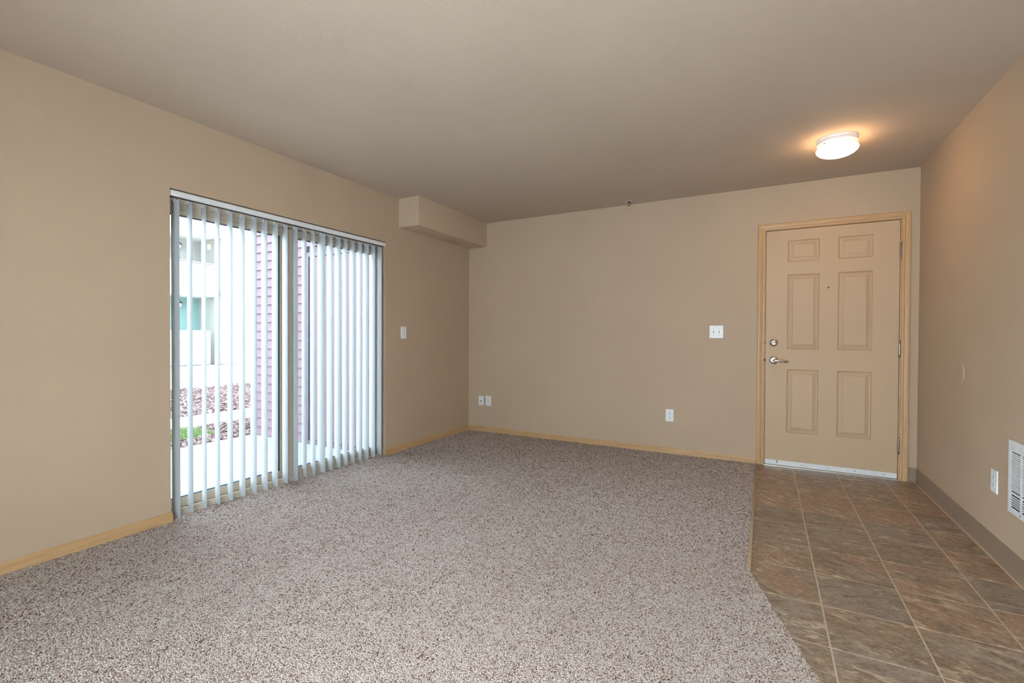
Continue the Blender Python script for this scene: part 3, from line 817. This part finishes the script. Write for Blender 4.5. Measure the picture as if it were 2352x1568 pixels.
# ------------------------------------------------------------------ outside: patio, planting, closet, neighbour
PZ = -0.042
tag(obj('ground', boxes((-60, -2.15, -40, 60, -0.5, -0.12)), 'concrete'), 'pale paved ground far beyond the patio', 'ground', kind='structure')
tag(obj('patio_slab', boxes((-2.15, -TH - .002, -6.0, -1.15, -0.3, PZ), bevel=.006), 'patio'), 'pale concrete patio slab outside the sliding door', 'patio', kind='structure')
tag(obj('sidewalk', boxes((-4.15, -3.38, -12, 12, -0.3, -0.05), bevel=.006), 'concrete'), 'pale concrete sidewalk crossing beyond the grass', 'sidewalk', kind='structure')
tag(obj('far_pavement', boxes((-15.4, -8.2, -14, 26, -0.3, -0.06)), 'concrete'), 'pale pavement in front of the neighbouring building', 'pavement', kind='structure')

def chips(name, rect, zb, n, label, size=(.02, .06), seedmat='mulch', keep=None):
    x0, x1, y0, y1 = rect
    X = rng.uniform(x0, x1, n); Y = rng.uniform(y0, y1, n)
    if keep is not None:
        ok = keep(X, Y); X, Y = X[ok], Y[ok]
    n = len(X)
    a = rng.uniform(0, math.pi, n); L = rng.uniform(size[0], size[1], n); wd = L * rng.uniform(.2, .5, n)
    tl = rng.normal(0, .35, n); z = zb + rng.uniform(0.0, .028, n)
    dx, dy = np.cos(a), np.sin(a)
    V = np.zeros((n, 8, 3), np.float32)
    for k, (s, t, q) in enumerate(((-1, -1, 0), (1, -1, 0), (1, 1, 0), (-1, 1, 0), (-1, -1, 1), (1, -1, 1), (1, 1, 1), (-1, 1, 1))):
        V[:, k, 0] = X + s * dx * L / 2 - t * dy * wd / 2
        V[:, k, 1] = Y + s * dy * L / 2 + t * dx * wd / 2
        V[:, k, 2] = z + s * tl * L / 2 + q * .008
    base = np.arange(n)[:, None] * 8
    faces = np.concatenate([base + np.array([f]) for f in ((0, 3, 2, 1), (4, 5, 6, 7), (0, 1, 5, 4), (1, 2, 6, 5), (2, 3, 7, 6), (3, 0, 4, 7))])
    bed = np.array([(x0, y0, zb), (x1, y0, zb), (x1, y1, zb), (x0, y1, zb)], np.float32)
    allv = np.concatenate([V.reshape(-1, 3), bed]); nv = len(allv)
    faces = np.concatenate([faces, [[nv - 4, nv - 3, nv - 2, nv - 1]]])
    me = bpy.data.meshes.new(name); me.vertices.add(nv); me.vertices.foreach_set('co', allv.ravel())
    me.loops.add(faces.size); me.loops.foreach_set('vertex_index', faces.ravel().astype(np.int32))
    me.polygons.add(len(faces)); me.polygons.foreach_set('loop_start', (np.arange(len(faces)) * 4).astype(np.int32))
    me.polygons.foreach_set('loop_total', np.full(len(faces), 4, np.int32)); me.update(calc_edges=True)
    at = me.attributes.new('yarn', 'FLOAT', 'POINT')
    at.data.foreach_set('value', np.concatenate([np.repeat(rng.uniform(0, 1, n), 8), np.full(4, .25)]).astype(np.float32))
    me.materials.append(MAT[seedmat]); o = bpy.data.objects.new(name, me); COL.objects.link(o)
    return tag(o, label, 'mulch', kind='stuff')
tag(obj('garden_soil', boxes((-3.38, -2.15, -12, 12, -0.3, -0.088)), 'soil'), 'dark garden soil under lawn and mulch', 'soil', kind='structure')
grass_line = lambda X: -1.28 + (X + 3.0) * 0.25
chips('mulch_bed', (-2.62, -2.19, -5.0, -1.38), -0.085, 3000, 'narrow bark mulch strip between the patio and the lawn')
chips('mulch_bed', (-3.34, -2.19, -1.31, 3.0), -0.085, 6500, 'reddish bark mulch area past the end of the lawn')
chips('mulch_bed', (-8.16, -4.19, -3.0, 9.0), -0.085, 16000, 'wide reddish bark mulch bed beyond the sidewalk', size=(.03, .09))
def lawn():
    n = 14000
    X = rng.uniform(-3.38, -2.55, n); Y = rng.uniform(-5.0, -1.0, n)
    ok = (X < -2.70) & (Y < -1.40); X, Y = X[ok], Y[ok]; n = len(X)
    a = rng.uniform(0, 6.28, n); h = rng.uniform(.03, .075, n); w = .004
    V = np.zeros((n, 3, 3), np.float32)
    V[:, 0] = np.stack([X - np.cos(a) * w, Y - np.sin(a) * w, np.full(n, -.086)], 1)
    V[:, 1] = np.stack([X + np.cos(a) * w, Y + np.sin(a) * w, np.full(n, -.086)], 1)
    V[:, 2] = np.stack([X + rng.uniform(-.03, .03, n), Y + rng.uniform(-.03, .03, n), -.086 + h], 1)
    me = bpy.data.meshes.new('lawn'); allv = V.reshape(-1, 3)
    me.vertices.add(len(allv)); me.vertices.foreach_set('co', allv.ravel())
    me.loops.add(len(allv)); me.loops.foreach_set('vertex_index', np.arange(len(allv), dtype=np.int32))
    me.polygons.add(n); me.polygons.foreach_set('loop_start', (np.arange(n) * 3).astype(np.int32)); me.polygons.foreach_set('loop_total', np.full(n, 3, np.int32))
    me.update(calc_edges=True); me.materials.append(MAT['grass'])
    o = bpy.data.objects.new('lawn', me); COL.objects.link(o)
    tag(o, 'small patch of green lawn beside the patio mulch', 'grass', kind='stuff')
lawn()

# storage closet wing with mauve lap siding and a door
YC = -1.30
sc_ = thing('storage_closet', (-1.1, -1.0, PZ), 'mauve lap-sided storage closet at the end of the patio', 'closet')
obj('closet_wall', boxes((-2.12, -TH - .003, YC + .02, YC + .14, PZ, 2.50), (-2.12, -1.98, YC + .14, 0.3, PZ, 2.50)), 'mauvedark', sc_)
CD0, CD1, CDT = -1.225, -0.330, 2.006               # closet door opening (frame outer)
def board(xa, xb, z, src=None):
    bm = bmesh.new(); ex = 0.1005
    extrude(bm, [(YC + .019, z + .010), (YC + .004, z + .010), (YC + .002, z), (YC - .012, z), (YC - .013, z + .004), (YC + .006, z + ex + .012), (YC + .019, z + ex + .012)], lambda y, q: (xa, y, q), lambda y, q: (xb, y, q))
    return obj('siding_board', bm, 'mauve', sc_)
z = PZ + .004
while z < 2.40:
    if z < CDT - .02: board(-2.128, CD0 - .002, z); board(CD1 + .002, -TH - .004, z)
    else: board(-2.128, -TH - .004, z)
    z += 0.1005
obj('closet_door_frame', boxes((CD0, CD0 + .045, YC - .018, YC + .03, 0.0, CDT), (CD1 - .045, CD1, YC - .018, YC + .03, 0.0, CDT), (CD0 + .045, CD1 - .045, YC - .018, YC + .03, CDT - .045, CDT)), 'mauvedark', sc_)
cd = obj('closet_door', boxes((CD0 + .048, CD1 - .048, YC - .004, YC + .028, .005, CDT - .048)), 'mauvedoor', sc_)
obj('closet_sill', boxes((CD0, CD1, YC - .03, YC + .02, PZ, .0)), 'mauvedark', sc_)

# neighbouring building far across the pavement
NX = -17.0
nb_ = thing('neighbour_building', (NX, 6.0, -0.06), 'pale neighbouring building with teal recessed porch and balcony', 'building')
obj('building_wall', boxes((NX - 8, NX - 1.6, -2.0, 6.9, -0.1, 5.6)), 'palesiding', nb_)
obj('building_wing', boxes((NX - 8, NX + .2, 6.75, 26, -0.1, 5.6)), 'palesiding', nb_)
obj('eave', boxes((NX - 8, NX + .25, -2.2, 6.74, 5.16, 5.34)), 'trimwhite', nb_)
bm = bmesh.new(); extrude(bm, [(NX - 8, 5.34), (NX + .5, 5.34), (NX - 4, 6.9)], lambda x, q: (x, -2.4, q), lambda x, q: (x, 6.74, q)); obj('roof', bm, 'grey', nb_)
obj('balcony_slab', boxes((NX - 1.6, NX, -2.0, 6.74, 2.72, 2.92)), 'trimwhite', nb_)
obj('balcony_parapet', boxes((NX - .08, NX, -2.0, 6.60, 2.92, 4.00)), 'trimwhite', nb_)
obj('handrail', boxes((NX - .09, NX + .02, -2.0, 6.60, 4.03, 4.07)), 'grey', nb_)
obj('post', boxes((NX - .16, NX, 6.60, 6.74, -.06, 5.16)), 'palesiding', nb_)
for k in range(27):
    zz = 0.0 + k * 0.1
    bm = bmesh.new(); extrude(bm, [(NX - 1.598, zz), (NX - 1.57, zz), (NX - 1.59, zz + .099), (NX - 1.598, zz + .099)], lambda x, q: (x, -2.0, q), lambda x, q: (x, 6.74, q))
    obj('siding_board', bm, 'teal', nb_)
obj('porch_wall', boxes((NX - .1, NX, -2.0, 6.35, -.06, 1.30)), 'trimwhite', nb_)
for zc in (2.44, 4.89):
    bm = bmesh.new(); yy = 5.80 + (.02 if zc < 3 else 0); xw = NX - 1.57
    lathe(bm, (xw + .16, yy + .05, zc), (0, 0, 1), [(0, .10), (.05, .10), (.13, .02), (.13, 0), (0, 0)], 14)
    cyl(bm, (xw, yy + .05, zc + .08), (xw + .16, yy + .05, zc + .08), .03, n=8)
    lo2 = obj('porch_lamp', bm, 'lampblack', nb_)
    bm = bmesh.new(); lathe(bm, (xw + .16, yy + .05, zc), (0, 0, -1), [(.09, 0), (.085, .12), (.05, .16), (0, .16)], 12); obj('lamp_globe', bm, 'trimwhite', lo2)

bpy.context.view_layer.update()
